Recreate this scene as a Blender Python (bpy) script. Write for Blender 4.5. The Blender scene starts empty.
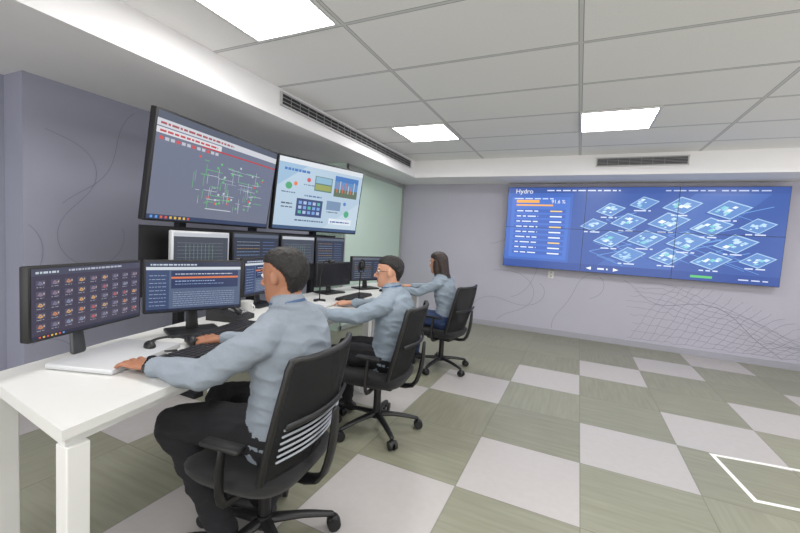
import bpy, bmesh, math, random
from mathutils import Vector, Matrix, noise
from mathutils.bvhtree import BVHTree
random.seed(7)
scene=bpy.context.scene
try:
    scene.view_settings.view_transform='Standard'
    scene.view_settings.exposure=0.25
except Exception as e: print(e)

# ---------------------------------------------------------------- materials
def lin(c):
    r=[]
    for v in c[:3]:
        v=v/255.0
        r.append(v/12.92 if v<=0.04045 else ((v+0.055)/1.055)**2.4)
    return (r[0],r[1],r[2],1.0)
MC={}
def mat(name,rgb,rough=0.5,metal=0.0,bump=0.0,bscale=40.0,var=0.0,spec=0.5,alpha=1.0,sheen=0.0):
    if name in MC: return MC[name]
    m=bpy.data.materials.new(name); m.use_nodes=True; nt=m.node_tree
    b=nt.nodes['Principled BSDF']
    b.inputs['Base Color'].default_value=lin(rgb); b.inputs['Roughness'].default_value=rough
    b.inputs['Metallic'].default_value=metal; b.inputs['Specular IOR Level'].default_value=spec
    b.inputs['Alpha'].default_value=alpha
    if sheen: b.inputs['Sheen Weight'].default_value=sheen
    tc=nt.nodes.new('ShaderNodeTexCoord'); n=nt.nodes.new('ShaderNodeTexNoise')
    n.inputs['Scale'].default_value=bscale; n.inputs['Detail'].default_value=4
    nt.links.new(tc.outputs['Object'],n.inputs['Vector'])
    if bump>0:
        bp=nt.nodes.new('ShaderNodeBump'); bp.inputs['Strength'].default_value=bump; bp.inputs['Distance'].default_value=0.01
        nt.links.new(n.outputs['Fac'],bp.inputs['Height']); nt.links.new(bp.outputs['Normal'],b.inputs['Normal'])
    if var>0:
        mx=nt.nodes.new('ShaderNodeMix'); mx.data_type='RGBA'; mx.blend_type='MULTIPLY'
        mx.inputs[0].default_value=1.0
        mr=nt.nodes.new('ShaderNodeMapRange'); mr.inputs['From Min'].default_value=0.3; mr.inputs['From Max'].default_value=0.7
        mr.inputs['To Min'].default_value=1-var; mr.inputs['To Max'].default_value=1.0
        nt.links.new(n.outputs['Fac'],mr.inputs['Value'])
        mx.inputs[6].default_value=lin(rgb); nt.links.new(mr.outputs[0],mx.inputs[7])
        nt.links.new(mx.outputs[2],b.inputs['Base Color'])
    MC[name]=m; return m
def emat(rgb,st=0.85):
    k=('e',)+tuple(int(x) for x in rgb)+(round(st,2),)
    if k in MC: return MC[k]
    m=bpy.data.materials.new('screen_glow_%d_%d_%d'%tuple(int(x) for x in rgb[:3])); m.use_nodes=True
    b=m.node_tree.nodes['Principled BSDF']
    b.inputs['Base Color'].default_value=(0.015,0.015,0.018,1); b.inputs['Roughness'].default_value=0.22
    b.inputs['Specular IOR Level'].default_value=0.4
    b.inputs['Emission Color'].default_value=lin(rgb); b.inputs['Emission Strength'].default_value=st
    MC[k]=m; return m

# ---------------------------------------------------------------- mesh builder
class MB:
    def __init__(s): s.v=[];s.f=[];s.m=[];s.mats=[]
    def mi(s,m):
        if m not in s.mats: s.mats.append(m)
        return s.mats.index(m)
    def add(s,vs,fs,m,M=None):
        o=len(s.v); i=s.mi(m)
        for p in vs:
            p=Vector(p); s.v.append(M@p if M else p)
        for f in fs: s.f.append([a+o for a in f]); s.m.append(i)
    def box(s,c,sz,m,M=None,r=0.0,seg=2):
        bm=bmesh.new(); bmesh.ops.create_cube(bm,size=1.0)
        for v in bm.verts: v.co=Vector((v.co.x*sz[0],v.co.y*sz[1],v.co.z*sz[2]))
        if r>0: bmesh.ops.bevel(bm,geom=list(bm.edges),offset=min(r,min(sz)*0.49),segments=seg,profile=0.5,affect='EDGES')
        T=Matrix.Translation(Vector(c)); 
        if M: T=M@T
        bm.verts.index_update()
        s.add([v.co.copy() for v in bm.verts],[[v.index for v in f.verts] for f in bm.faces],m,T); bm.free()
    def quad(s,a,b,c,d,m,M=None): s.add([a,b,c,d],[[0,1,2,3]],m,M)
    def rings(s,R,m,M=None,cap=True):
        n=len(R[0]); vs=[p for r in R for p in r]; fs=[]
        for k in range(len(R)-1):
            for i in range(n):
                j=(i+1)%n; fs.append([k*n+i,k*n+j,(k+1)*n+j,(k+1)*n+i])
        if cap:
            c0=sum((Vector(p) for p in R[0]),Vector())/n; c1=sum((Vector(p) for p in R[-1]),Vector())/n
            vs=vs+[c0,c1]; a=len(vs)-2; b=a+1; k=(len(R)-1)*n
            for i in range(n):
                j=(i+1)%n; fs.append([a,j,i]); fs.append([b,k+i,k+j])
        s.add(vs,fs,m,M)
    def tube(s,pts,rad,m,up=(0,0,1),n=12,sub=3,ends=True,M=None,sq=1.0):
        pts=[Vector(p) for p in pts]; rad=[(r,r) if not isinstance(r,tuple) else r for r in rad]
        P=[];Q=[]
        N=len(pts)
        for i in range(N-1):
            p0=pts[max(i-1,0)];p1=pts[i];p2=pts[i+1];p3=pts[min(i+2,N-1)]
            for k in range(sub):
                t=k/sub
                P.append(0.5*((2*p1)+(p2-p0)*t+(2*p0-5*p1+4*p2-p3)*t*t+(3*p1-p0-3*p2+p3)*t**3))
                tt=t*t*(3-2*t)
                Q.append((rad[i][0]*(1-tt)+rad[i+1][0]*tt,rad[i][1]*(1-tt)+rad[i+1][1]*tt))
        P.append(pts[-1]);Q.append(rad[-1])
        up=Vector(up)
        R=[]
        def ring(c,d,a,b):
            sd=d.cross(up)
            if sd.length<1e-4: sd=d.cross(Vector((1,0.01,0)))
            sd.normalize(); u=sd.cross(d).normalized()
            o=[]
            for i in range(n):
                t=2*math.pi*i/n; cx=math.cos(t); cy=math.sin(t)
                if sq!=1.0:
                    cx=math.copysign(abs(cx)**sq,cx); cy=math.copysign(abs(cy)**sq,cy)
                o.append(c+sd*(a*cx)+u*(b*cy))
            return o
        D=[]
        for i in range(len(P)):
            d=(P[min(i+1,len(P)-1)]-P[max(i-1,0)]); D.append(d.normalized())
        if ends:
            a,b=Q[0]; e=min(a,b)
            for t in (80,60,35): 
                t=math.radians(t); R.append(ring(P[0]-D[0]*e*math.sin(t),D[0],a*math.cos(t),b*math.cos(t)))
        for i in range(len(P)): R.append(ring(P[i],D[i],*Q[i]))
        if ends:
            a,b=Q[-1]; e=min(a,b)
            for t in (35,60,80):
                t=math.radians(t); R.append(ring(P[-1]+D[-1]*e*math.sin(t),D[-1],a*math.cos(t),b*math.cos(t)))
        s.rings(R,m,M)
    def cyl(s,a,b,r0,r1,m,n=20,M=None):
        a=Vector(a);b=Vector(b);d=(b-a).normalized(); x=d.orthogonal().normalized(); y=d.cross(x)
        R=[[c+x*(r*math.cos(2*math.pi*i/n))+y*(r*math.sin(2*math.pi*i/n)) for i in range(n)] for c,r in((a,r0),(b,r1))]
        s.rings(R,m,M)
    def ell(s,c,r,m,M=None,n=14,k=9):
        R=[]
        for j in range(1,k):
            t=math.pi*j/k
            R.append([Vector((c[0]+r[0]*math.sin(t)*math.cos(2*math.pi*i/n),c[1]+r[1]*math.sin(t)*math.sin(2*math.pi*i/n),c[2]-r[2]*math.cos(t))) for i in range(n)])
        s.rings(R,m,M)
    def obj(s,name,parent=None,smooth=True,ang=40,loc=None,M=None):
        me=bpy.data.meshes.new(name); me.from_pydata([tuple(p) for p in s.v],[],s.f)
        for m in s.mats: me.materials.append(m)
        me.polygons.foreach_set('material_index',s.m); me.validate(); me.update()
        bm=bmesh.new(); bm.from_mesh(me); bmesh.ops.recalc_face_normals(bm,faces=bm.faces)
        bm.to_mesh(me); bm.free()
        if smooth:
            me.polygons.foreach_set('use_smooth',[True]*len(me.polygons))
            try: me.set_sharp_from_angle(angle=math.radians(ang))
            except Exception: pass
        o=bpy.data.objects.new(name,me); scene.collection.objects.link(o)
        if M is not None: o.matrix_world=M
        if loc: o.location=loc
        if parent: o.parent=parent
        return o

# ---------------------------------------------------------------- surfaces (nodes)
def nodes(name):
    m=bpy.data.materials.new(name); m.use_nodes=True; nt=m.node_tree
    return m,nt,nt.nodes['Principled BSDF']
def mth(nt,op,a,b=None,c=None):
    n=nt.nodes.new('ShaderNodeMath'); n.operation=op
    for i,x in enumerate((a,b,c)):
        if x is None: continue
        if isinstance(x,(int,float)): n.inputs[i].default_value=x
        else: nt.links.new(x,n.inputs[i])
    return n.outputs[0]
def mixc(nt,f,a,b):
    n=nt.nodes.new('ShaderNodeMix'); n.data_type='RGBA'
    if isinstance(f,(int,float)): n.inputs[0].default_value=f
    else: nt.links.new(f,n.inputs[0])
    for i,x in ((6,a),(7,b)):
        if isinstance(x,tuple): n.inputs[i].default_value=x
        else: nt.links.new(x,n.inputs[i])
    return n.outputs[2]
def coords(nt):
    tc=nt.nodes.new('ShaderNodeTexCoord'); sp=nt.nodes.new('ShaderNodeSeparateXYZ')
    nt.links.new(tc.outputs['Object'],sp.inputs[0]); return tc.outputs['Object'],sp.outputs[0],sp.outputs[1],sp.outputs[2]
def noi(nt,vec,scale,detail=3,scl=None):
    if scl:
        mp=nt.nodes.new('ShaderNodeMapping'); mp.inputs['Scale'].default_value=scl; nt.links.new(vec,mp.inputs[0]); vec=mp.outputs[0]
    n=nt.nodes.new('ShaderNodeTexNoise'); n.inputs['Scale'].default_value=scale; n.inputs['Detail'].default_value=detail
    nt.links.new(vec,n.inputs['Vector']); return n.outputs['Fac']

def floor_material():
    m,nt,b=nodes('floor_tiles'); V,x,y,z=coords(nt)
    fx=mth(nt,'DIVIDE',mth(nt,'SUBTRACT',x,0.11),0.6); fy=mth(nt,'DIVIDE',mth(nt,'SUBTRACT',y,1.92),0.6)
    i=mth(nt,'FLOOR',fx); j=mth(nt,'FLOOR',fy); d=mth(nt,'SUBTRACT',i,j)
    w=mth(nt,'MAXIMUM',mth(nt,'COMPARE',d,-1.0,0.4),mth(nt,'COMPARE',d,-4.0,0.4))
    par=mth(nt,'MODULO',mth(nt,'ADD',mth(nt,'ADD',i,j),100.0),2.0)
    s1=noi(nt,V,1.0,2,(3,38,1)); s2=noi(nt,V,1.0,2,(38,3,1))
    st=nt.nodes.new('ShaderNodeMix'); nt.links.new(par,st.inputs[0]); nt.links.new(s1,st.inputs[2]); nt.links.new(s2,st.inputs[3])
    wn=nt.nodes.new('ShaderNodeTexWhiteNoise'); wn.noise_dimensions='2D'
    cb=nt.nodes.new('ShaderNodeCombineXYZ'); nt.links.new(i,cb.inputs[0]); nt.links.new(j,cb.inputs[1]); nt.links.new(cb.outputs[0],wn.inputs['Vector'])
    f=mth(nt,'ADD',mth(nt,'MULTIPLY',st.outputs[0],0.8),mth(nt,'MULTIPLY',mth(nt,'SUBTRACT',wn.outputs[0],0.5),0.35))
    green=mixc(nt,f,lin((120,119,103)),lin((154,155,137)))
    gr=noi(nt,V,25,3)
    white=mixc(nt,gr,lin((174,170,168)),lin((183,179,178)))
    col=mixc(nt,w,green,white)
    ax=mth(nt,'ABSOLUTE',mth(nt,'SUBTRACT',mth(nt,'FRACT',fx),0.5)); ay=mth(nt,'ABSOLUTE',mth(nt,'SUBTRACT',mth(nt,'FRACT',fy),0.5))
    jt=mth(nt,'GREATER_THAN',mth(nt,'MAXIMUM',ax,ay),0.495)
    col=mixc(nt,mth(nt,'MULTIPLY',jt,0.45),col,lin((84,82,70)))
    nt.links.new(col,b.inputs['Base Color']); b.inputs['Roughness'].default_value=0.34; b.inputs['Specular IOR Level'].default_value=0.5
    return m
def ceil_material():
    m,nt,b=nodes('ceiling_tiles'); V,x,y,z=coords(nt)
    fx=mth(nt,'DIVIDE',mth(nt,'ADD',x,0.09),1.25); fy=mth(nt,'DIVIDE',mth(nt,'SUBTRACT',y,3.80),0.625)
    ax=mth(nt,'MULTIPLY',mth(nt,'SUBTRACT',0.5,mth(nt,'ABSOLUTE',mth(nt,'SUBTRACT',mth(nt,'FRACT',fx),0.5))),1.25)
    ay=mth(nt,'MULTIPLY',mth(nt,'SUBTRACT',0.5,mth(nt,'ABSOLUTE',mth(nt,'SUBTRACT',mth(nt,'FRACT',fy),0.5))),0.625)
    a=mth(nt,'MINIMUM',ax,ay)
    l1=mth(nt,'LESS_THAN',a,0.014); l2=mth(nt,'LESS_THAN',a,0.010)
    n=noi(nt,V,90,3)
    base=mixc(nt,n,lin((234,233,232)),lin((243,242,241)))
    col=mixc(nt,l1,base,lin((140,140,142))); col=mixc(nt,l2,col,lin((208,208,208)))
    nt.links.new(col,b.inputs['Base Color']); b.inputs['Roughness'].default_value=0.9
    return m

plaster=mat('white_plaster',(240,239,240),0.85,var=0.02,bscale=3)
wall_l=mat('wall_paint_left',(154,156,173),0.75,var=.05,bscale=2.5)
wall_b=mat('wall_paint_back',(182,180,194),0.75,var=.04,bscale=2.0)
wall_o=mat('wall_paint_plain',(215,213,220),0.75,var=.04,bscale=2.0)
trimm=mat('baseboard_paint',(160,160,170),0.5)
black=mat('black_plastic',(24,24,26),0.45)
blackg=mat('black_gloss',(12,12,14),0.15)
dark=mat('dark_metal',(40,41,44),0.4,0.6)
silver=mat('silver_plastic',(200,202,205),0.3,0.15)
whitelam=mat('white_laminate',(216,216,214),0.35,var=0.03,bscale=5)
greym=mat('grey_metal',(165,170,166),0.45,0.2)
fabric=mat('black_fabric',(25,25,28),0.9,bump=0.4,bscale=300,sheen=0.1)

XR=3.8; YN=-2.6; YB=6.14
def world_box(name,x0,x1,y0,y1,z0,z1,m):
    b=MB(); b.box(((x0+x1)/2,(y0+y1)/2,(z0+z1)/2),(x1-x0,y1-y0,z1-z0),m); return b.obj(name,smooth=False)
world_box('floor',-3.75,XR+.1,YN-.1,YB+.1,-0.1,0,floor_material())
world_box('ceiling',-3.75,XR+.1,YN-.1,YB+.1,2.5,2.6,ceil_material())
world_box('wall_back',-3.75,XR+.1,YB,YB+.1,0,2.5,wall_b)
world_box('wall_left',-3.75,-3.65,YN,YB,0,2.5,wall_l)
b=MB(); wy0,wy1,wz0,wz1=0.6,5.2,0.8,2.2
b.box((XR+.05,(YN+wy0)/2,1.25),(.1,wy0-YN,2.5),wall_o); b.box((XR+.05,(wy1+YB)/2,1.25),(.1,YB-wy1,2.5),wall_o)
b.box((XR+.05,(wy0+wy1)/2,wz0/2),(.1,wy1-wy0,wz0),wall_o); b.box((XR+.05,(wy0+wy1)/2,(wz1+2.5)/2),(.1,wy1-wy0,2.5-wz1),wall_o)
b.obj('wall_right',smooth=False)
b=MB()
for k in range(4):
    y=wy0+(wy1-wy0)*k/3; b.box((XR+.05,min(max(y,wy0+.025),wy1-.025),(wz0+wz1)/2),(.06,.05,wz1-wz0),whitelam)
for z in (wz0+.025,wz1-.025): b.box((XR+.05,(wy0+wy1)/2,z),(.06,wy1-wy0,.05),whitelam)
b.obj('window_1',smooth=False)
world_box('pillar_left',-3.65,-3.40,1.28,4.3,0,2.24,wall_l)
gp=mat('pale_green_glass',(200,222,210),0.2,var=0.04,bscale=1.5)
b=MB(); b.box((-3.25,5.22,1.12),(0.8,1.84,2.24),gp)
for yy in (4.33,6.1): b.box((-2.843,yy,1.12),(0.02,0.04,2.24),greym)
for zz in (0.04,2.2): b.box((-2.843,5.22,zz),(0.02,1.84,0.06),greym)
b.obj('glass_partition',smooth=False)
world_box('trim_soffit_left',-3.65,-2.40,YN,YB,2.24,2.5,plaster)
world_box('trim_soffit_back',-2.40,XR,5.50,YB,2.24,2.5,plaster)
world_box('trim_cove_left',-2.40,-2.36,YN,5.5,2.24,2.30,plaster)
world_box('trim_cove_back',-2.36,XR,5.46,5.50,2.24,2.30,plaster)
world_box('baseboard_back',-2.85,XR,YB-.015,YB,0,0.08,trimm)
world_box('baseboard_left',-3.40,-3.385,1.28,4.3,0,0.08,trimm)
world_box('baseboard_right',XR-.015,XR,YN,YB,0,0.08,trimm)
# mural line drawing painted on the walls : thin flat ribbons lying on the wall
mur=mat('mural_line',(138,136,152),.8); murf=mat('mural_line_faint',(150,148,163),.8); murl=mat('mural_line_left',(126,127,144),.8)
def ribbon(b,pts,w,m,P):
    for i in range(len(pts)-1):
        a=Vector(pts[i]);c=Vector(pts[i+1]);d=c-a
        if d.length<1e-5: continue
        n=Vector((-d.y,d.x)).normalized()*w/2; e=d.normalized()*w*.3
        b.quad(P(a-e+n),P(c+e+n),P(c+e-n),P(a-e-n),m)
def flow(x,z,ang,n,step,seed,curl):
    pts=[]
    for i in range(n):
        pts.append((x,z)); ang+=curl*noise.noise(Vector((x*1.3+seed,z*1.3,seed)))
        x+=math.cos(ang)*step; z+=math.sin(ang)*step
        if z<.1 or z>2.2: break
    return pts
b=MB(); P=lambda p:(p.x,YB-.002,p.y)
for (x,z,a,s_) in ((-1.2,.9,0,1.1),(-.9,.5,.3,2.2),(-.5,.75,-.4,3.7),(.2,.6,.3,5.1),(.6,.9,-.3,6.1)):
    ribbon(b,flow(x,z,a,70,.03,s_,.35),.005,mur,P)
def H(x,t): return .12+t*(.62+.25*math.sin(x*1.7+.5)+.22*noise.noise(Vector((x*1.4,t*1.5,2)))) 
for j in range(10):
    t=j/9; ribbon(b,[(.7+.06*i+.05*math.sin(j),H(.7+.06*i,t)+.03*noise.noise(Vector((i*.7,j*2,1)))) for i in range(50)],.004,murf,P)
for i in range(30):
    x0=.75+i*.1; ribbon(b,[(x0+.05*t+.05*noise.noise(Vector((x0*5,t,4))),H(x0,t/9)) for t in range(10)],.004,murf,P)
b.obj('wall_mural',smooth=False)
b=MB(); P=lambda p:(-3.398,p.x,p.y)
for (x,z,a,s_) in ((1.35,.9,1.2,1.1),(1.5,1.4,.9,2.2),(1.4,1.9,-.3,3.7),(1.32,.4,.6,4.1)):
    ribbon(b,[p for p in flow(x,z,a,60,.03,s_,.35) if p[0]>1.29],.004,murl,P)
b.obj('wall_mural',smooth=False)
def grille(name,c,L,H_,axis,n):
    b=MB(); fr=mat('grille_frame',(190,190,190),0.4); dk=mat('grille_dark',(48,48,50),0.8); sl=mat('grille_slat',(140,140,142),0.5)
    b.box((0,0,0),(L,0.01,H_),dk)
    for s in (-1,1):
        b.box((0,-0.008,s*H_/2),(L+.02,0.015,0.012),fr); b.box((s*L/2,-0.008,0),(0.012,0.015,H_),fr)
    for k in range(1,n): b.box((0,-0.007,-H_/2+H_*k/n),(L,0.008,0.006),sl)
    for k in range(1,int(L/0.12)): b.box((-L/2+k*0.12,-0.009,0),(0.004,0.006,H_),sl)
    M=Matrix.Translation(Vector(c))@Matrix.Rotation(math.pi/2 if axis=='y' else 0,4,'Z')
    return b.obj(name,M=M,smooth=False)
grille('air_vent',(-2.393,3.95,2.415),2.75,0.10,'y',3)
grille('air_vent',(0.585,5.493,2.40),0.95,0.10,'x',6)
pan=bpy.data.materials.new('led_panel'); pan.use_nodes=True
pb=pan.node_tree.nodes['Principled BSDF']; pb.inputs['Emission Color'].default_value=(1,0.985,0.97,1); pb.inputs['Emission Strength'].default_value=16
for (cx,cy) in ((-1.665,4.11),(0.215,4.11),(2.1,4.11),(-1.665,1.6),(0.215,1.6),(2.1,1.6),(-1.665,-0.9),(0.215,-0.9),(2.1,-0.9)):
    b=MB()
    b.quad((-.29,-.29,-.006),(-.29,.29,-.006),(.29,.29,-.006),(.29,-.29,-.006),pan)
    for s in (-1,1):
        b.box((s*.3,0,-.006),(.022,.622,.012),whitelam); b.box((0,s*.3,-.006),(.58,.022,.012),whitelam)
    b.obj('ceiling_light_panel',loc=(cx,cy,2.5),smooth=False)

# ---------------------------------------------------------------- screens
EST=.85
class Scr:
    def __init__(s,mb,w,h,y0,st=.85): s.b=mb;s.w=w;s.h=h;s.y=y0;s.l=0;s.st=st
    def P(s,u,v): return ((u-.5)*s.w,s.y-0.0004*s.l,(v-.5)*s.h)
    def rect(s,u0,v0,u1,v1,c,l=None):
        s.l=(l if l is not None else s.l)
        s.b.quad(s.P(u0,v0),s.P(u1,v0),s.P(u1,v1),s.P(u0,v1),emat(c,s.st))
    def poly(s,pts,c,l=1):
        s.l=l; s.b.add([s.P(*p) for p in pts],[list(range(len(pts)))],emat(c,s.st))
    def line(s,u0,v0,u1,v1,t,c,l=2):
        a=Vector((u0*s.w,v0*s.h));b_=Vector((u1*s.w,v1*s.h));d=(b_-a)
        if d.length<1e-6: return
        n=Vector((-d.y,d.x)).normalized()*t*s.h/2
        q=[a+n,b_+n,b_-n,a-n]; s.poly([(p.x/s.w,p.y/s.h) for p in q],c,l)
    def text(s,u0,v,u1,h,c,l=2):
        u=u0
        while u<u1:
            w=random.uniform(.012,.045); s.rect(u,v,min(u+w,u1),v+h,c,l=l); u+=w+.008
    def disc(s,u,v,ru,rv,c,l=2): s.poly([(u+ru*math.cos(t*.5236),v+rv*math.sin(t*.5236)) for t in range(12)],c,l=l)
def c_scada(s):
    s.rect(0,0,1,1,(110,116,134),l=0); s.rect(0,.93,1,1,(84,90,104),l=1); s.rect(0,.865,1,.93,(204,206,212),l=1)
    s.text(.02,.885,.55,.02,(160,80,80),2); s.rect(0,.80,.45,.855,(214,214,218),l=1); s.rect(.3,.785,1,.80,(186,60,60),l=1)
    s.text(.02,.815,.42,.02,(190,80,80),2)
    for k in range(12): s.rect(.02+.035*k,.745,.045+.035*k,.775,(190,190,200) if k%3 else (205,80,75),l=1)
    g=(100,195,112);w_=(190,198,206)
    for k in range(76):
        u=random.uniform(.26,.82);v=random.uniform(.2,.68);d=random.uniform(.03,.14)
        c=random.choice([g,w_,(150,165,175),w_,g])
        if k%2: s.line(u,v,u+d,v,.005,c)
        else: s.line(u,v,u,max(v-d*1.2,.14),.005,c)
    for k in range(34):
        u=random.uniform(.26,.9);v=random.uniform(.18,.68); s.rect(u,v,u+.015,v+.022,random.choice([g,w_,(220,80,70),g]),l=3)
    s.rect(.38,.15,.60,.16,w_,l=2); s.rect(0,0,1,.045,(48,62,92),l=1)
    for k in range(9): s.rect(.02+k*.03,.01,.035+k*.03,.035,random.choice([(220,180,70),(90,150,220),(210,90,70)]),l=2)
def c_slides(s):
    s.rect(0,0,1,1,(178,200,218),l=0); s.rect(0,.93,1,1,(216,222,228),l=1); s.rect(0,0,1,.05,(60,84,120),l=1)
    s.poly([(0,.6),(0,.93),(.3,.93)],(150,182,210)); s.poly([(.55,.05),(1,.05),(1,.5)],(192,210,224))
    s.text(.06,.83,.34,.035,(50,110,180)); 
    s.disc(.12,.62,.035,.05,(70,160,110)); s.disc(.19,.66,.02,.03,(220,120,60)); s.text(.05,.52,.2,.015,(80,100,130))
    s.disc(.33,.74,.022,.032,(200,80,90)); s.text(.28,.66,.4,.012,(80,100,130))
    s.rect(.40,.60,.61,.82,(96,128,120),l=1); s.rect(.41,.62,.60,.70,(150,160,90),l=2); s.rect(.41,.72,.60,.81,(140,180,205),l=2)
    s.rect(.64,.56,.95,.88,(92,140,190),l=1); s.rect(.64,.56,.95,.68,(96,112,92),l=2); s.rect(.64,.80,.95,.88,(70,120,185),l=2)
    for k in range(7): s.rect(.67+k*.037,.63,.682+k*.037,.70+random.uniform(.03,.12),random.choice([(205,110,70),(225,228,232),(180,190,200)]),l=3)
    s.rect(.22,.20,.52,.46,(58,74,118),l=1)
    for k in range(5):
        for j in range(3): s.rect(.245+k*.053,.24+j*.07,.28+k*.053,.285+j*.07,random.choice([(120,160,220),(170,190,225),(90,180,160)]),l=2)
    s.text(.06,.36,.18,.02,(70,80,90)); s.text(.06,.31,.18,.015,(70,80,90)); s.text(.3,.5,.5,.02,(80,110,160)); s.text(.22,.13,.55,.02,(70,90,120))
    s.rect(.57,.34,.75,.48,(120,145,175),l=1); s.text(.58,.30,.72,.015,(80,90,100))
    s.disc(.84,.30,.035,.055,(80,170,130)); s.disc(.80,.46,.02,.03,(90,130,190))
    s.rect(.62,.12,.92,.21,(225,232,238),l=1); s.text(.64,.15,.9,.02,(60,90,150),2)
def c_icons(s):
    s.rect(0,0,1,1,(62,58,76),l=0); s.rect(0,.9,1,1,(70,72,90),l=1); s.text(.03,.93,.20,.03,(190,200,210)); s.text(.28,.94,.78,.03,(170,175,190))
    s.rect(0,0,1,.05,(40,44,62),l=1)
    for j in range(5):
        s.rect(.02,.10+j*.155,.98,.102+j*.155,(84,82,98),l=1)
        for k in range(9):
            u=.065+k*.108; v=.17+j*.155
            c=random.choice([(200,130,70),(140,118,130),(206,158,90),(120,114,134),(176,86,80),(128,136,160)])
            s.rect(u-.034,v-.03,u+.034,v+.045,(80,78,98),l=2)
            s.poly([(u-.024,v-.01),(u-.008,v+.034),(u+.006,v+.022),(u+.018,v-.014),(u,v-.026)],c,l=3); s.rect(u+.018,v-.004,u+.028,v+.022,(180,170,160),l=3)
            s.rect(u-.010,v-.006,u+.002,v+.010,(90,110,150),l=4); s.text(u-.03,v-.055,u+.025,.010,(150,150,165),2)
    for k in range(7): s.rect(.05+k*.03,.01,.065+k*.03,.035,random.choice([(220,180,70),(90,150,220),(210,90,70)]),l=2)
def c_table(s):
    s.rect(0,0,1,1,(84,98,124),l=0); s.rect(0,.90,1,1,(46,54,76),l=1); s.text(.04,.93,.5,.03,(190,200,215)); s.rect(.0,.84,1,.90,(205,212,220),l=1)
    s.rect(.0,.05,.22,.84,(56,72,108),l=1); s.rect(.24,.46,.97,.82,(44,56,92),l=1); s.rect(.24,.66,.97,.70,(216,120,76),l=2)
    for j in range(9): s.text(.03,.12+j*.075,.19,.014,(140,155,180))
    for j in range(7): s.text(.26,.10+j*.045,.93,.010,(150,164,188))
    s.text(.28,.745,.9,.018,(200,205,215)); s.text(.28,.60,.7,.016,(160,180,220)); s.text(.28,.54,.8,.012,(140,160,200)); s.rect(0,0,1,.05,(30,38,60),l=3)
def c_dark(s):
    s.rect(0,0,1,1,(66,72,82),l=0); s.rect(0,.9,1,1,(190,194,200),l=1)
    for j in range(7): s.text(.06,.12+j*.1,.9,.01,(120,128,138))
    for k in range(8): s.line(.2+.07*k,.2,.2+.07*k,.7,.008,(130,160,140))
def c_dark2(s):
    s.rect(0,0,1,1,(50,56,70),l=0); s.rect(0,.9,1,1,(90,98,112),l=1)
    for j in range(8):
        s.text(.06,.1+j*.095,.55,.016,random.choice([(140,150,165),(160,130,90),(120,145,180)])); s.rect(.62,.1+j*.095,.9,.12+j*.095,(80,100,140),l=2)
def c_video(s):
    s.rect(0,0,1,1,(58,98,180),l=0); s.rect(0,.93,1,1,(50,80,150),l=1); s.rect(0,0,1,.09,(46,76,148),l=1); s.rect(.28,.09,1,.93,(54,86,158),l=1)
    s.poly([(.40,.09),(.72,.93),(.95,.93),(.66,.09)],(64,100,172),l=1.2)
    s.rect(.02,.12,.27,.88,(66,110,196),l=2)
    s.rect(.04,.77,.20,.79,(235,170,90),l=3); s.rect(.04,.81,.14,.845,(240,170,80),l=3); s.text(.03,.855,.2,.012,(200,215,240),3)
    for j in range(9):
        v=.70-j*.065; s.rect(.035,v-.012,.255,v+.030,(54,94,178),l=3); s.text(.045,v,.14,.014,(215,225,245),4); s.rect(.19,v,.24,v+.016,(235,200,120) if j%3==0 else (220,230,245),l=4)
    for q in range(16):
        a=random.uniform(.32,.85);c=random.uniform(.2,.75); s.line(a,c,a+.11,c+.09,.007,(100,150,215),l=2); s.line(a,c,a+.1,c-.1,.005,(100,150,215),l=2)
    for (cu,cv,k) in ((.43,.74,1.0),(.55,.82,.95),(.68,.80,1.2),(.83,.76,1.25),(.37,.56,.95),(.50,.61,1.2),(.64,.62,1.3),(.78,.58,1.25),(.92,.60,1.0),(.44,.40,1.2),(.57,.42,1.25),(.71,.41,1.3),(.86,.41,1.25),(.51,.23,1.15),(.65,.24,1.2),(.79,.22,1.2),(.93,.25,1.0)):
        P=lambda a,c:(cu+(a*.030+c*.026)*k,cv+(c*.052-a*.028)*k)
        s.poly([P(-1.05,-1.15),P(1.05,-1.15),P(1.05,.95),P(-1.05,.95)],(46,82,152),l=2)
        s.poly([P(-1,-1),P(1,-1),P(1,1),P(-1,1)],(160,194,226),l=3)
        s.poly([P(-.9,-.88),P(.9,-.88),P(.9,.88),P(-.9,.88)],(92,134,194),l=4)
        for q in range(10):
            a=random.uniform(-.8,.4);c=random.uniform(-.8,.35); e=random.uniform(.15,.42)
            s.poly([P(a,c),P(a+e,c),P(a+e,c+e),P(a,c+e)],random.choice([(180,210,235),(150,192,226),(224,234,246),(120,196,205),(190,216,238)]),l=5)
        s.text(cu-.035,cv-.095*k,cu+.025,.013,(205,216,240),5)
    s.poly([(.355,.045),(.375,.065),(.375,.025)],(240,245,250),l=3); s.poly([(.48,.045),(.46,.065),(.46,.025)],(240,245,250),l=3)
    s.text(.40,.035,.44,.02,(220,230,245),3); s.rect(.73,.03,.80,.055,(90,190,110),l=3); s.text(.88,.035,.97,.012,(200,210,235),3)
    s.text(.62,.955,.78,.012,(180,195,225),3); s.text(.80,.955,.95,.012,(180,195,225),3); s.text(.17,.955,.46,.014,(205,215,240),3)

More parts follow.
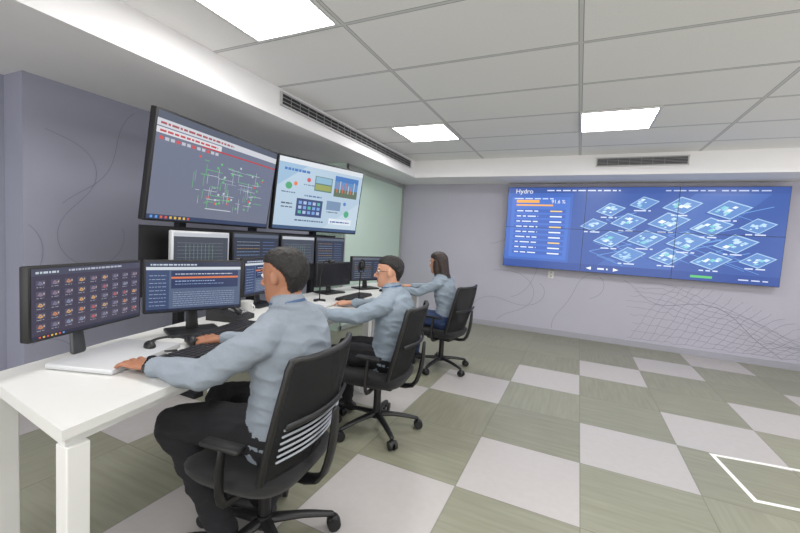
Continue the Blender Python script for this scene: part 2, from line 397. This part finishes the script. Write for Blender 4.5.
def screen_obj(name,pL,pR,zb,zt,content,bez=0.012,th=0.035,tilt=0,stand=None,bezm=None,base_off=0.0,deskz=0.75,basem=None,base=(.24,.18,.014)):
    pL=Vector(pL);pR=Vector(pR);d=pR-pL;w=d.length;h=zt-zb
    M=Matrix.Translation(Vector(((pL.x+pR.x)/2,(pL.y+pR.y)/2,(zb+zt)/2)))@Matrix.Rotation(math.atan2(d.y,d.x),4,'Z')
    T=Matrix.Rotation(math.radians(tilt),4,'X')
    b=MB(); bm_=bezm or black
    b.box((0,th/2,0),(w,th,h),bm_,T,r=0.006)
    b.box((0,th+.012,0),(w*.6,.03,h*.6),black,T,r=0.012)
    s=Scr(b,w-2*bez,h-2*bez,-0.0012)
    n0=len(b.v); 
    s.rect(0,0,1,1,(10,10,12),l=0) if content is None else content(s)
    for i in range(n0,len(b.v)): b.v[i]=T@b.v[i]
    bs=basem or black
    if stand:
        fz=deskz-(zb+zt)/2
        b.tube([(0,th+.03,0.02),(0,th+.04,-h*.4),(0,th+.03,fz+.01)],[(.026,.010),(.024,.010),(.03,.012)],black if not basem else mat('stand_grey',(70,72,76),.4),up=(0,1,0),n=12,sq=.6)
        b.box((0,th+.02-base_off,fz+base[2]/2+.001),base,bs,r=.005)
    return b.obj(name,M=M,ang=30)
screen_obj('computer_monitor',(-1.64,.628),(-1.805,1.09),.857,1.118,c_icons,stand=True,base_off=.17,basem=silver,bez=.009,base=(.36,.26,.02))
screen_obj('computer_monitor',(-1.81,1.105),(-1.635,1.515),.862,1.118,c_table,stand=True,base_off=.03,bez=.009)
screen_obj('computer_monitor',(-1.97,1.84),(-2.05,2.32),.84,1.10,c_table,stand=True)
screen_obj('computer_monitor',(-2.05,2.72),(-1.98,3.16),.82,1.04,None,stand=True)
screen_obj('computer_monitor',(-2.03,3.25),(-1.86,3.68),.84,1.09,c_dark2,stand=True)
screen_obj('rack_monitor',(-2.43,1.66),(-2.43,2.12),.98,1.255,c_dark,bezm=silver,bez=.014)
screen_obj('rack_monitor',(-2.45,2.17),(-2.46,2.69),.96,1.265,c_dark2)
screen_obj('rack_monitor',(-2.46,2.72),(-2.43,3.17),.98,1.262,c_dark)
screen_obj('rack_monitor',(-2.43,3.19),(-2.38,3.64),.98,1.262,c_dark2)
screen_obj('large_television',(-2.41,1.50),(-2.58,2.71),1.305,2.0,c_scada,bez=.014,th=.05,tilt=8)
screen_obj('large_television',(-2.575,2.735),(-2.27,3.74),1.305,2.0,c_slides,bez=.014,th=.05,tilt=8)
b=MB()
for (x,y) in ((-2.76,1.95),(-2.82,2.72),(-2.68,3.45)):
    b.box((x,y,.9),(.06,.06,1.8),dark,r=.004); b.box((x,y,.02),(.5,.08,.04),dark,r=.004)
    b.box((x+.05,y,1.62),(.06,.12,.2),dark)
for A,B in (((-2.60,1.56),(-2.64,2.70)),((-2.64,2.70),(-2.55,3.68))):
    A=Vector(A+(0,));B=Vector(B+(0,)); c=(A+B)/2; d=B-A
    M=Matrix.Translation((c.x,c.y,1.04))@Matrix.Rotation(math.atan2(d.y,d.x),4,'Z')
    b.box((0,0,0),(d.length,.03,.48),black,M); b.box((0,.10,.5),(d.length-.5,.05,.06),dark,M)
b.obj('monitor_rack',smooth=False)

W=3.22;H_=1.185
b=MB(); b.box((0,.05,0),(W,.09,H_),black); b.box((0,.10,0),(W*.8,.06,H_*.7),dark)
s=Scr(b,W-.01,H_-.01,0.0,st=1.0); c_video(s)
for k in (1,2): b.box((-W/2+W*k/3,-.0035,0),(.006,.004,H_),blackg)
b.box((0,-.0035,0),(W,.004,.006),blackg)
vw=b.obj('video_wall_display',M=Matrix.Translation((.57,6.00,1.5775)),smooth=False)
def text(txt,size,loc,parent,rgb,name='screen_text'):
    cu=bpy.data.curves.new(name,'FONT'); cu.body=txt; cu.size=size; cu.extrude=.0003
    o=bpy.data.objects.new(name,cu); scene.collection.objects.link(o); cu.materials.append(emat(rgb))
    o.parent=parent; o.location=loc; o.rotation_euler=(math.pi/2,0,0); return o
text('Hydro',.095,(-1.50,-.004,.50),vw,(245,248,252))
text('91.6 %',.07,(-.99,-.004,.36),vw,(245,248,252))

# ---------------------------------------------------------------- desk
front=[(-1.14,.50),(-1.20,.85),(-1.45,2.26),(-1.57,3.44),(-1.60,4.05)]
back=[(-1.75,.56),(-1.88,1.0),(-2.12,2.1),(-2.22,3.1),(-2.22,4.05)]
b=MB()
def slab(b,F,B,z0,z1,m):
    n=len(F); vs=[]
    for z in (z0,z1): vs+= [(p[0],p[1],z) for p in F]+[(p[0],p[1],z) for p in B]
    fs=[]
    o=2*n
    for i in range(n-1):
        fs.append([i,i+1,n+i+1,n+i]); fs.append([o+i,o+n+i,o+n+i+1,o+i+1])
        fs.append([i,o+i,o+i+1,i+1]); fs.append([n+i,n+i+1,o+n+i+1,o+n+i])
    fs.append([0,n,o+n,o]); fs.append([n-1,o+n-1,o+2*n-1,2*n-1])
    b.add(vs,fs,m)
slab(b,front,back,.722,.75,whitelam)
def inset(P,dx,dy0,dy1):
    return [(p[0]+dx,p[1]+(dy0 if i==0 else (-dy1 if i==len(P)-1 else 0))) for i,p in enumerate(P)]
fi=inset(front,-.03,.02,.02); fi2=inset(front,-.055,.02,.02); slab(b,fi,fi2,.69,.722,whitelam)
bi=inset(back,.03,.02,.02); bi2=inset(back,.055,.02,.02); slab(b,bi2,bi,.69,.722,whitelam)
def bar(b,A,B,z0,z1,t,m):
    A=Vector(A+(0,));B=Vector(B+(0,));c=(A+B)/2;d=B-A
    b.box((0,0,0),(d.length,t,z1-z0),m,Matrix.Translation((c.x,c.y,(z0+z1)/2))@Matrix.Rotation(math.atan2(d.y,d.x),4,'Z'))
bar(b,(-1.18,.535),(-1.74,.59),.69,.722,.03,whitelam)
for k,(f,g) in enumerate((((-1.185,.545),(-1.73,.60)),((-1.36,1.62),(-1.95,1.62)),((-1.52,2.72),(-2.13,2.72)),((-1.63,4.0),(-2.18,4.0)))):
    for p in (f,g): b.box((p[0],p[1],.345),(.055,.055,.69),whitelam,r=.004)
    if k: bar(b,f,g,.69,.722,.04,whitelam)
b.obj('control_room_desk',ang=20)

def keyboard(loc,yaw,name='keyboard',m=None):
    m=m or black; b=MB(); b.box((0,0,.009),(.44,.14,.016),m,r=.005)
    km=mat('keycaps',(38,38,42),.5) if m is black else mat('keycaps_light',(215,215,215),.5)
    for r in range(5):
        for c in range(17):
            b.box((-.205+c*.0256,-.052+r*.026,.020),(.021,.021,.007),km)
    return b.obj(name,M=Matrix.Translation(loc)@Matrix.Rotation(yaw,4,'Z'),ang=30)
keyboard((-1.40,1.08,.751),math.radians(98)); keyboard((-1.60,1.40,.751),math.radians(104))
keyboard((-1.70,2.20,.751),math.radians(95),m=whitelam); keyboard((-1.74,2.86,.751),math.radians(95)); keyboard((-1.72,3.62,.751),math.radians(90))
def mouse(loc,yaw,m):
    b=MB(); b.tube([(0,-.045,.014),(0,0,.018),(0,.04,.012)],[(.026,.013),(.031,.018),(.024,.010)],m,n=16)
    b.box((0,.03,.030),(.005,.02,.006),dark)
    b.tube([(0,.055,.006),(.02,.08,.004),(-.01,.11,.004)],[.002]*3,dark,n=6)
    return b.obj('computer_mouse',M=Matrix.Translation(loc)@Matrix.Rotation(yaw,4,'Z'))
mouse((-1.60,2.56,.75),math.radians(90),black)
b=MB()
b.tube([(.08*math.cos(t),.08*math.sin(t),.02+.012*math.sin(t)) for t in [math.pi*k/10 for k in range(11)]],[(.009,.005)]*11,black,n=8)
for s_ in (-1,1): b.ell((s_*.08,-.01,.024),(.022,.036,.024),black)
b.tube([(-.08,-.01,.02),(-.05,-.07,.015),(0,-.085,.012)],[.004,.003,.006],black,n=8)
b.obj('headset',M=Matrix.Translation((-1.575,1.08,.75))@Matrix.Rotation(1.2,4,'Z'))
b=MB()
vs=[(-.09,-.1,0),(.09,-.1,0),(.09,.1,0),(-.09,.1,0),(-.09,-.1,.025),(.09,-.1,.025),(.09,.1,.07),(-.09,.1,.07)]
b.add(vs,[[0,1,5,4],[1,2,6,5],[2,3,7,6],[3,0,4,7],[4,5,6,7],[0,3,2,1]],black)
T=Matrix.Translation((0,0,.05))@Matrix.Rotation(math.atan2(.045,.2),4,'X')
b.box((.03,.06,.006),(.10,.05,.006),mat('lcd',(120,135,130),.2),T)
for r in range(4):
    for c in range(3): b.box((.0+.028*c,-.065+.024*r,.006),(.02,.015,.008),mat('keys_grey',(150,150,155),.5),T)
b.tube([(-.06,-.085,.03),(-.06,-.05,.045),(-.06,.05,.045),(-.06,.085,.03)],[(.022,.018),(.015,.012),(.015,.012),(.022,.018)],black,M=T)
b.obj('desk_telephone',M=Matrix.Translation((-1.85,1.64,.75))@Matrix.Rotation(math.radians(105),4,'Z'))
b=MB()
for k in range(5): b.box((random.uniform(-.006,.006),random.uniform(-.006,.006),.001+k*.0016),(.21,.297,.0012),whitelam,Matrix.Rotation(random.uniform(-.06,.06),4,'Z'))
b.obj('paper_stack',M=Matrix.Translation((-1.60,1.79,.75))@Matrix.Rotation(.3,4,'Z'),smooth=False)
def cup(loc,m):
    b=MB(); R=[]
    for r,z in ((.022,0),(.032,.002),(.036,.04),(.038,.085),(.035,.085),(.033,.04),(.028,.006),(.005,.005)):
        R.append([Vector((r*math.cos(2*math.pi*i/20),r*math.sin(2*math.pi*i/20),z)) for i in range(20)])
    b.rings(R,m); b.tube([(.036,0,.065),(.06,0,.06),(.06,0,.03),(.035,0,.022)],[.004]*4,m,up=(0,1,0),n=8); b.obj('coffee_mug',loc=loc)
cup((-1.89,1.80,.75),whitelam)
b=MB(); b.cyl((0,0,0),(0,0,.012),.05,.048,black); b.tube([(0,0,.01),(0,0,.15),(.01,0,.24)],[.006]*3,black,n=8)
b.tube([(.01,.055*math.cos(t),.29+.055*math.sin(t)) for t in [2*math.pi*k/16 for k in range(17)]],[.006]*17,black,up=(1,0,0),n=8,ends=False,sub=1)
b.ell((.01,0,.29),(.028,.028,.04),dark); b.obj('desk_microphone',loc=(-1.66,2.80,.75))
b=MB(); b.cyl((0,0,0),(0,0,.012),.05,.048,black); b.tube([(0,0,.01),(.0,0,.20),(.04,-.02,.32),(.12,-.05,.33)],[.005]*4,black,n=8,up=(0,1,0)); b.ell((.13,-.05,.33),(.03,.02,.018),black); b.obj('desk_microphone',loc=(-1.86,2.52,.75))

b=MB(); tp=mat('white_tape',(235,235,233),.6)
for s_ in (-1,1):
    b.box((s_*.24,0,.001),(.025,.505,.002),tp); b.box((0,s_*.24,.001),(.455,.025,.002),tp)
b.obj('floor_marking_tape',M=Matrix.Translation((1.17,2.89,0.0))@Matrix.Rotation(math.radians(8),4,'Z'),smooth=False)
b=MB(); b.box((0,0,0),(.22,.06,.34),mat('panel_box',(206,206,210),.5),r=.006); b.box((0,-.034,0),(.18,.008,.30),mat('panel_door',(214,214,218),.4),r=.003); b.box((.06,-.04,0),(.012,.01,.04),dark)
b.obj('electrical_panel',loc=(2.52,6.11,1.72))
b=MB(); b.box((0,0,0),(.08,.012,.12),whitelam,r=.004)
for z in (-.025,.025): b.cyl((0,-.0065,z),(0,-.009,z),.017,.017,greym)
b.obj('wall_socket',loc=(-.35,6.134,.9))

# ---------------------------------------------------------------- chairs
def chair(loc,yaw,ribs=False,seatz=.43,spin=0.0,arms=True):
    b=MB()
    for k in range(5):
        a=spin+2*math.pi*k/5; c=Vector((math.cos(a),math.sin(a),0)); t=Vector((-c.y,c.x,0))
        b.tube([c*.03+Vector((0,0,.105)),c*.16+Vector((0,0,.095)),c*.28+Vector((0,0,.072))],[(.026,.018),(.020,.014),(.015,.011)],black,n=10)
        b.cyl(c*.28+Vector((0,0,.075)),c*.28+Vector((0,0,.045)),.009,.009,dark,10)
        for s_ in (-1,1):
            p=c*.29+Vector((0,0,.030)); b.cyl(p+t*s_*.008,p+t*s_*.026,.030,.027,black,18)
        b.ell(tuple(c*.287+Vector((0,0,.045))),(.026,.026,.018),black)
    b.cyl((0,0,.08),(0,0,.13),.035,.032,black); b.cyl((0,0,.12),(0,0,seatz-.12),.025,.025,black); b.cyl((0,0,.2),(0,0,seatz-.09),.014,.014,dark)
    b.box((0,0,seatz-.10),(.20,.26,.05),black,r=.015)
    b.tube([(.08,.02,seatz-.10),(.22,.02,seatz-.10)],[.006,.008],black,n=8)
    R=[]; n=40
    for z,k in ((-.078,.80),(-.07,.92),(-.045,.985),(-.02,1.0),(-.006,.96),(0,.85),(-.004,.5),(-.008,.1)):
        ring=[]
        for i in range(n):
            t=2*math.pi*i/n; cx=math.copysign(abs(math.cos(t))**.55,math.cos(t)); cy=math.copysign(abs(math.sin(t))**.55,math.sin(t))
            y=.235*k*cy; zz=seatz+z-(.03*max(0,(y-.12)/.12)**2)
            ring.append(Vector((.245*k*cx,y+.02,zz)))
        R.append(ring)
    b.rings(R,fabric)
    b.tube([(0,-.10,seatz-.10),(0,-.24,seatz-.09),(0,-.29,seatz+.04),(0,-.30,seatz+.20)],[(.035,.012),(.035,.014),(.03,.014),(.022,.010)],black,up=(0,1,0.3),n=10)
    if arms:
        for s_ in (-1,1):
            b.tube([(s_*.10,-.02,seatz-.10),(s_*.25,-.02,seatz-.09),(s_*.280,-.02,seatz-.0),(s_*.280,-.03,seatz+.12)],[(.016,.008),(.016,.009),(.020,.009),(.018,.010)],black,up=(0,1,0),n=10)
            b.box((s_*.278,-.03,seatz+.135),(.05,.16,.020),black,r=.009)
    def BP(u,v):
        w=.235-.020*max(0,(v-.55)/.45)**2-.02*max(0,(.35-v)/.35)**1.5
        return Vector((u*w,-.205-.085*v+.05*(u*u)+.02*(1-v)**2,seatz-.015+.445*v))
    nu,nv=14,14; vs=[];fs=[]
    for side in (0,1):
        for j in range(nv+1):
            for i in range(nu+1):
                u=-1+2*i/nu; v=j/nv; p=BP(u,v); vs.append(p-Vector((0,.012*side,0)))
    N=(nu+1)*(nv+1)
    for side in (0,1):
        for j in range(nv):
            for i in range(nu):
                a=side*N+j*(nu+1)+i; fs.append([a,a+1,a+nu+2,a+nu+1])
    b.add(vs,fs,mat('chair_mesh',(20,20,22),.85,bump=.6,bscale=400,alpha=.8))
    out=[BP(-1+2*k/8,0) for k in range(9)]+[BP(1,k/8) for k in range(1,9)]+[BP(1-2*k/8,1) for k in range(1,9)]+[BP(-1,1-k/8) for k in range(1,9)]
    b.tube(out,[.013]*len(out),black,up=(0,1,0.01),n=10,ends=False,sub=2)
    if ribs:
        rm=mat('lumbar_rib',(160,165,174),.5)
        for k in range(6):
            v=.20+k*.055; pts=[BP(u,v)-Vector((0,.022,0)) for u in (-.9,-.45,0,.45,.9)]
            b.tube(pts,[(.004,.0042)]*5,rm,n=8)
    pts=[BP(u,.50)-Vector((0,.03,0)) for u in (-.9,-.4,0,.4,.9)]
    b.tube(pts,[(.008,.012)]*5,black,n=8)
    return b.obj('office_chair',M=Matrix.Translation((loc[0],loc[1],0))@Matrix.Rotation(math.radians(yaw),4,'Z'),ang=45)
chair((-1.08,1.155),97,ribs=True,spin=.35)
chair((-1.15,2.25),97,spin=.1)
chair((-1.19,3.70),82,spin=.6)

# ---------------------------------------------------------------- people
skin_m=mat('skin_warm',(160,110,84),.5,var=.06,bscale=30)
skin_l=mat('skin_light',(196,146,120),.5,var=.06,bscale=30)
hair_m=mat('hair_black',(24,20,19),.6,bump=.5,bscale=160)
hair_b=mat('hair_brown',(44,31,26),.5,bump=.5,bscale=120)
shirt1=mat('shirt_blue_grey',(134,143,154),.85,bump=.15,bscale=90,var=.04)
shirt2=mat('shirt_blue_grey_b',(138,151,164),.85,bump=.15,bscale=90,var=.04)
collar_m=mat('collar_navy',(66,92,128),.8)
trous=mat('trousers_black',(22,22,27),.9,bump=.2,bscale=80)
jeans=mat('jeans_blue',(48,66,104),.85,bump=.3,bscale=120,var=.1)
shoe_m=mat('shoe_black',(18,18,18),.4)
eye_m=mat('eye_dark',(30,22,20),.2); lip_m=mat('lips',(150,86,80),.5); brow_m=mat('brow',(30,22,20),.8)
white_e=mat('eye_white',(225,220,215),.3)

def person(name,loc,yaw,skin,shirt,pants,hair,longhair=False,arms=None,headyaw=0,headpitch=0,s=1.0,lean=0.0,glasses=False,watch=False,feet=None,S=1.0,hx=0.0,hsc=.95):
    M=Matrix.Translation((loc[0],loc[1],0))@Matrix.Rotation(math.radians(yaw),4,'Z')@Matrix.Scale(S,4); Mi=M.inverted()
    b=MB()
    k=s
    def L(z): return lean*max(0,(z-.5))/.5
    b.tube([(0,-.02,.485),(0,-.015,.53),(0,-.01,.60)],[(.165*k,.125*k),(.17*k,.13*k),(.155*k,.118*k)],pants,up=(0,1,0),n=28)
    hipz=.52
    for sd in (-1,1):
        kn=Vector((sd*.13,.40,.51)); an=Vector((sd*.12,.36,.10))
        if feet is not None: an=Vector((sd*.12,feet,.10))
        b.tube([(sd*.085,.0,hipz),(sd*.105,.18,.525),kn-Vector((0,.03,0)),kn+Vector((0,.005,-.03))],[(.088*k,.080*k),(.080*k,.074*k),(.062*k,.06*k),(.058*k,.056*k)],pants,n=18)
        b.tube([kn+Vector((0,0,-.01)),kn.lerp(an,.35)+Vector((0,-.012,0)),kn.lerp(an,.85),an],[.060*k,.058*k,.046*k,.046*k],pants,up=(0,1,0),n=16)
        b.tube([an+Vector((0,0,.01)),an+Vector((0,0,-.04))],[.034,.036],shoe_m,up=(0,1,0),n=14)
        b.tube([(an.x,an.y-.045,.040),(an.x,an.y+.03,.045),(an.x+sd*.01,an.y+.12,.035),(an.x+sd*.015,an.y+.185,.028)],[(.036,.034),(.040,.040),(.045,.030),(.034,.022)],shoe_m,n=16)
    prof=[(.50,-.01,.168,.130),(.56,-.02,.168,.130),(.64,-.03,.166,.126),(.72,-.03,.172,.126),(.80,-.022,.182,.126),(.87,-.010,.185,.122),(.925,.0,.166,.102),(.965,.010,.120,.080),(.995,.020,.070,.062)]
    sw=.93 if longhair else 1.0
    b.tube([(0,y+L(z),z) for z,y,a,c in prof],[(a*k*sw,c*k*sw) for z,y,a,c in prof],shirt,up=(0,1,0),n=32,sub=3)
    shz=.912; shx=.178*sw*(1+(k-1)*.7)
    shy=.0+L(.92)
    b.tube([(-shx,shy,shz),(-.09,shy+.0,shz+.035),(0,shy,shz+.045),(.09,shy,shz+.035),(shx,shy,shz)],[(.062,.058),(.066,.058),(.066,.05),(.066,.058),(.062,.058)],shirt,n=18)
    cy=.025+L(1.0)
    b.tube([(.062*math.cos(t),cy+.060*math.sin(t),.995+.012*(-math.sin(t))) for t in [2*math.pi*q/14 for q in range(15)]],[(.010,.020)]*15,shirt,up=(0,0,1),n=8,ends=False,sub=1)
    b.tube([(.0655*math.cos(t),cy+.0635*math.sin(t),1.012+.012*(-math.sin(t))) for t in [2*math.pi*q/14 for q in range(15)]],[(.007,.005)]*15,collar_m,up=(0,0,1),n=8,ends=False,sub=1)
    hc=Vector((hx,.055+L(1.12)*1.05,1.114))
    b.tube([(0,cy-.003,.97),(hx*.4,cy+.004,1.03),(hx,hc.y-.02,hc.z-.04)],[.057,.053,.054],skin,up=(0,1,0),n=18)
    HM=Matrix.Translation(hc)@Matrix.Rotation(math.radians(headyaw),4,'Z')@Matrix.Rotation(math.radians(headpitch),4,'X')@Matrix.Scale(hsc,4)
    def hs(sec,m):
        R=[]
        for z,w,f,bk in sec:
            c=(f+bk)/2;d=(f-bk)/2
            ring=[]
            for i in range(28):
                t=2*math.pi*i/28; ring.append(Vector((w*math.cos(t),c+d*math.sin(t),z)))
            R.append(ring)
        b.rings(R,m,HM)
    hs([(-.116,.018,.07,.035),(-.110,.036,.082,.015),(-.095,.048,.088,-.02),(-.07,.057,.089,-.05),(-.04,.064,.086,-.075),(-.01,.070,.084,-.09),(.02,.074,.084,-.098),(.05,.075,.082,-.098),(.08,.066,.066,-.084),(.10,.048,.042,-.06),(.112,.02,.01,-.03)],skin)
    b.tube([(0,.080,.018),(0,.094,-.010),(0,.106,-.028),(0,.088,-.038)],[(.008,.008),(.010,.010),(.014,.010),(.012,.006)],skin,up=(0,1,0.3),n=12,M=HM)
    b.tube([(-.045,.074,.028),(0,.083,.026),(.045,.074,.028)],[(.008,.006)]*3,skin,n=10,M=HM)
    for sd in (-1,1):
        b.ell((sd*.030,.076,.006),(.014,.010,.009),white_e,HM,12,8); b.ell((sd*.030,.084,.006),(.006,.005,.006),eye_m,HM,10,6)
        b.tube([(sd*.014,.087,.026),(sd*.032,.084,.030),(sd*.046,.073,.026)],[(.003,.0025)]*3,brow_m,n=8,M=HM)
        E=HM@Matrix.Translation((sd*.077,-.002,-.006))@Matrix.Rotation(-sd*.35,4,'Z')
        b.ell((0,0,0),(.009,.019,.031),skin,E,14,9)
    b.ell((0,.086,-.061),(.022,.009,.005),lip_m,HM,14,6); b.ell((0,.085,-.069),(.018,.009,.005),lip_m,HM,14,6)
    b.ell((0,.076,-.098),(.022,.016,.014),skin,HM)
    if not longhair:
        hs([(-.076,.034,-.040,-.062),(-.064,.050,-.034,-.074),(-.04,.062,-.034,-.090),(-.01,.0725,-.028,-.104),(.012,.0775,-.010,-.109),(.026,.0795,.018,-.111),(.042,.0815,.045,-.112),(.066,.078,.080,-.106),(.09,.066,.074,-.092),(.108,.048,.054,-.068),(.119,.02,.02,-.03)],hair)
    else:
        hs([(-.10,.060,-.030,-.095),(-.07,.074,-.018,-.108),(-.04,.082,-.005,-.112),(-.01,.086,.005,-.114),(.02,.088,.018,-.116),(.045,.088,.05,-.116),(.07,.083,.080,-.110),(.095,.070,.074,-.094),(.116,.048,.054,-.066),(.128,.02,.02,-.03)],hair)
        b.tube([hc+Vector((0,-.065,.0)),hc+Vector((0,-.082,-.10)),hc+Vector((0,-.120,-.20)),hc+Vector((0,-.150,-.35))],[(.074,.045),(.084,.044),(.082,.038),(.050,.020)],hair,up=(0,1,0),n=20)
        for sd in (-1,1): b.tube([hc+Vector((sd*.074,-.01,.02)),hc+Vector((sd*.080,-.02,-.07)),hc+Vector((sd*.085,-.05,-.18))],[(.020,.03),(.022,.035),(.010,.015)],hair,up=(0,1,0),n=12)
    for sd,key in ((-1,'L'),(1,'R')):
        e,w,hd=arms[key]
        e=Mi@Vector(e); w=Mi@Vector(w); hd=(Mi.to_3x3()@Vector(hd)).normalized()
        sh=Vector((sd*shx,shy,shz-.005))
        b.tube([sh,sh.lerp(e,.5)+Vector((sd*.008,0,0)),e],[(.062*k,.060*k),(.055*k,.053*k),(.046*k,.046*k)],shirt,up=(0.1,1,0.2),n=18)
        b.tube([e,e.lerp(w,.35),e.lerp(w,.9)],[(.046*k,.046*k),(.045*k,.044*k),(.035,.033)],shirt,n=18)
        b.tube([e.lerp(w,.86),e.lerp(w,.95)],[(.038,.036),(.036,.034)],shirt,n=16)
        b.tube([e.lerp(w,.8),w,w+hd*.02],[(.029,.024),(.026,.019),(.028,.018)],skin,n=14)
        up=Vector((0,0,1)); side=hd.cross(up).normalized(); up=side.cross(hd).normalized()
        b.tube([w+hd*.0,w+hd*.035,w+hd*.075,w+hd*.088],[(.026,.016),(.036,.016),(.040,.014),(.037,.011)],skin,up=up,n=18)
        th=side if sd<0 else -side
        for q,(off,ln) in enumerate(((.030,.066),(.010,.076),(-.010,.070),(-.029,.055))):
            p0=w+hd*.075+th*off; sp=th*(off*.5)
            p1=p0+hd*ln*.45+sp*.5+up*.006; p2=p1+hd*ln*.32+sp*.3-up*.009; p3=p2+hd*ln*.24-up*.014
            b.tube([p0,p1,p2,p3],[.0092,.0088,.0080,.0070],skin,up=up,n=10,sub=2)
        p0=w+hd*.022+th*.024; p1=p0+hd*.026+th*.022-up*.003; p2=p1+hd*.028+th*.010-up*.004; p3=p2+hd*.022+th*.0-up*.003
        b.tube([p0,p1,p2,p3],[.015,.0125,.0105,.0085],skin,up=up,n=10,sub=2)
        if watch and key=='L':
            c=e.lerp(w,1.0); d=(w-e).normalized(); a1=d.cross(Vector((0,0,1))).normalized(); a2=a1.cross(d)
            b.tube([c+a1*.033*math.cos(t)+a2*.027*math.sin(t) for t in [2*math.pi*q/16 for q in range(17)]],[(.010,.005)]*17,blackg,up=tuple(a2*.3+a1*.2+d*.01),n=8,ends=False,sub=1)
            b.ell(tuple(c+a2*.029),(.018,.018,.008),blackg)
    src=b.obj(name+'_src',smooth=True,ang=180)
    bv=BVHTree.FromObject(src,bpy.context.evaluated_depsgraph_get())
    mod=src.modifiers.new('r','REMESH'); mod.mode='VOXEL'; mod.voxel_size=.0045; mod.use_smooth_shade=True
    dg=bpy.context.evaluated_depsgraph_get(); dg.update()
    me=bpy.data.meshes.new_from_object(src.evaluated_get(dg))
    srcm=[p.material_index for p in src.data.polygons]
    me.materials.clear()
    for m_ in b.mats: me.materials.append(m_)
    idx=[]
    for p in me.polygons:
        r=bv.find_nearest(p.center); idx.append(srcm[r[2]] if r[2] is not None else 0)
    me.polygons.foreach_set('material_index',idx); me.polygons.foreach_set('use_smooth',[True]*len(me.polygons))
    bm=bmesh.new(); bm.from_mesh(me); bm.verts.ensure_lookup_table()
    cloth={b.mats.index(x) for x in (shirt,pants) if x in b.mats}; hairi=b.mats.index(hair)
    cv=[v for v in bm.verts if v.link_faces and all(f.material_index in cloth for f in v.link_faces)]
    for _ in range(6): bmesh.ops.smooth_vert(bm,verts=cv,factor=.5,use_axis_x=True,use_axis_y=True,use_axis_z=True)
    bm.normal_update()
    seed=Vector((loc[0]*7,loc[1]*5,3))
    for v in cv:
        p=v.co; q=Vector((p.x*6,p.y*6,p.z*13+3*p.x))+seed
        n1=1-abs(noise.noise(q))*2; n2=1-abs(noise.noise(q*2.1+Vector((9,2,1))))*2
        v.co+=v.normal*(0.010*(n1-.6)+.004*(n2-.6))
    for v in bm.verts:
        if v.link_faces and all(f.material_index==hairi for f in v.link_faces):
            p=v.co; v.co+=v.normal*.003*noise.noise(Vector((p.x*90,p.y*90,p.z*(18 if longhair else 60))))
    bm.to_mesh(me); bm.free()
    o=bpy.data.objects.new(name,me); scene.collection.objects.link(o); o.matrix_world=M
    bpy.data.objects.remove(src,do_unlink=True)
    if glasses:
        g=MB()
        for sd in (-1,1):
            g.tube([(sd*.032+.022*math.cos(t),.100,.004+.016*math.sin(t)) for t in [2*math.pi*q/14 for q in range(15)]],[.0016]*15,black,up=(0,1,0),n=6,ends=False,sub=1,M=HM)
            g.tube([(sd*.054,.098,.008),(sd*.076,.05,.008),(sd*.082,-.01,.004)],[.0018]*3,black,n=6,M=HM)
        g.tube([(-.010,.101,.006),(.010,.101,.006)],[.0016]*2,black,n=6,M=HM)
        g.obj('glasses',parent=o)
    return o
person('seated_man',(-1.03,1.18),101,skin_m,shirt1,trous,hair_m,watch=True,feet=.16,hsc=.93,
  arms={'L':((-1.11,.875,.785),(-1.33,.845,.785),(-1,-.10,-.06)),'R':((-1.25,1.42,.77),(-1.42,1.22,.785),(-1,-.1,-.08))},headyaw=-2,headpitch=-8,lean=-.03,s=1.12)
person('seated_man',(-1.11,2.30),96,skin_l,shirt2,trous,hair_m,glasses=True,S=.955,
  arms={'L':((-1.22,2.03,.785),(-1.46,2.00,.785),(-1,-.08,-.08)),'R':((-1.28,2.58,.785),(-1.52,2.48,.785),(-1,-.1,-.08))},headyaw=22,headpitch=-4,lean=-.02,s=1.08)
person('seated_woman',(-1.18,3.68),84,skin_l,shirt2,jeans,hair_b,longhair=True,S=.96,
  arms={'L':((-1.38,3.46,.78),(-1.61,3.48,.785),(-1,.05,-.08)),'R':((-1.40,3.93,.78),(-1.63,3.88,.785),(-1,-.05,-.08))},headyaw=-4,headpitch=-8,lean=.04,s=.9)

# ---------------------------------------------------------------- camera
cam=bpy.data.cameras.new('camera'); co=bpy.data.objects.new('camera',cam); scene.collection.objects.link(co)
fw=Vector((-.4184,.9057,-.0691)).normalized(); rt=Vector((.9044,.4222,.0592)); rt=(rt-fw*rt.dot(fw)).normalized(); up=rt.cross(fw).normalized()
R=Matrix((rt,up,-fw)).transposed().to_4x4()
co.matrix_world=Matrix.Translation((0,0,1.28))@R
cam.sensor_width=36; cam.lens=17.28; cam.clip_start=.02
scene.camera=co
w=bpy.data.worlds.new('world'); scene.world=w; w.use_nodes=True; w.node_tree.nodes['Background'].inputs[0].default_value=(1.0,.985,.96,1); w.node_tree.nodes['Background'].inputs[1].default_value=2.1
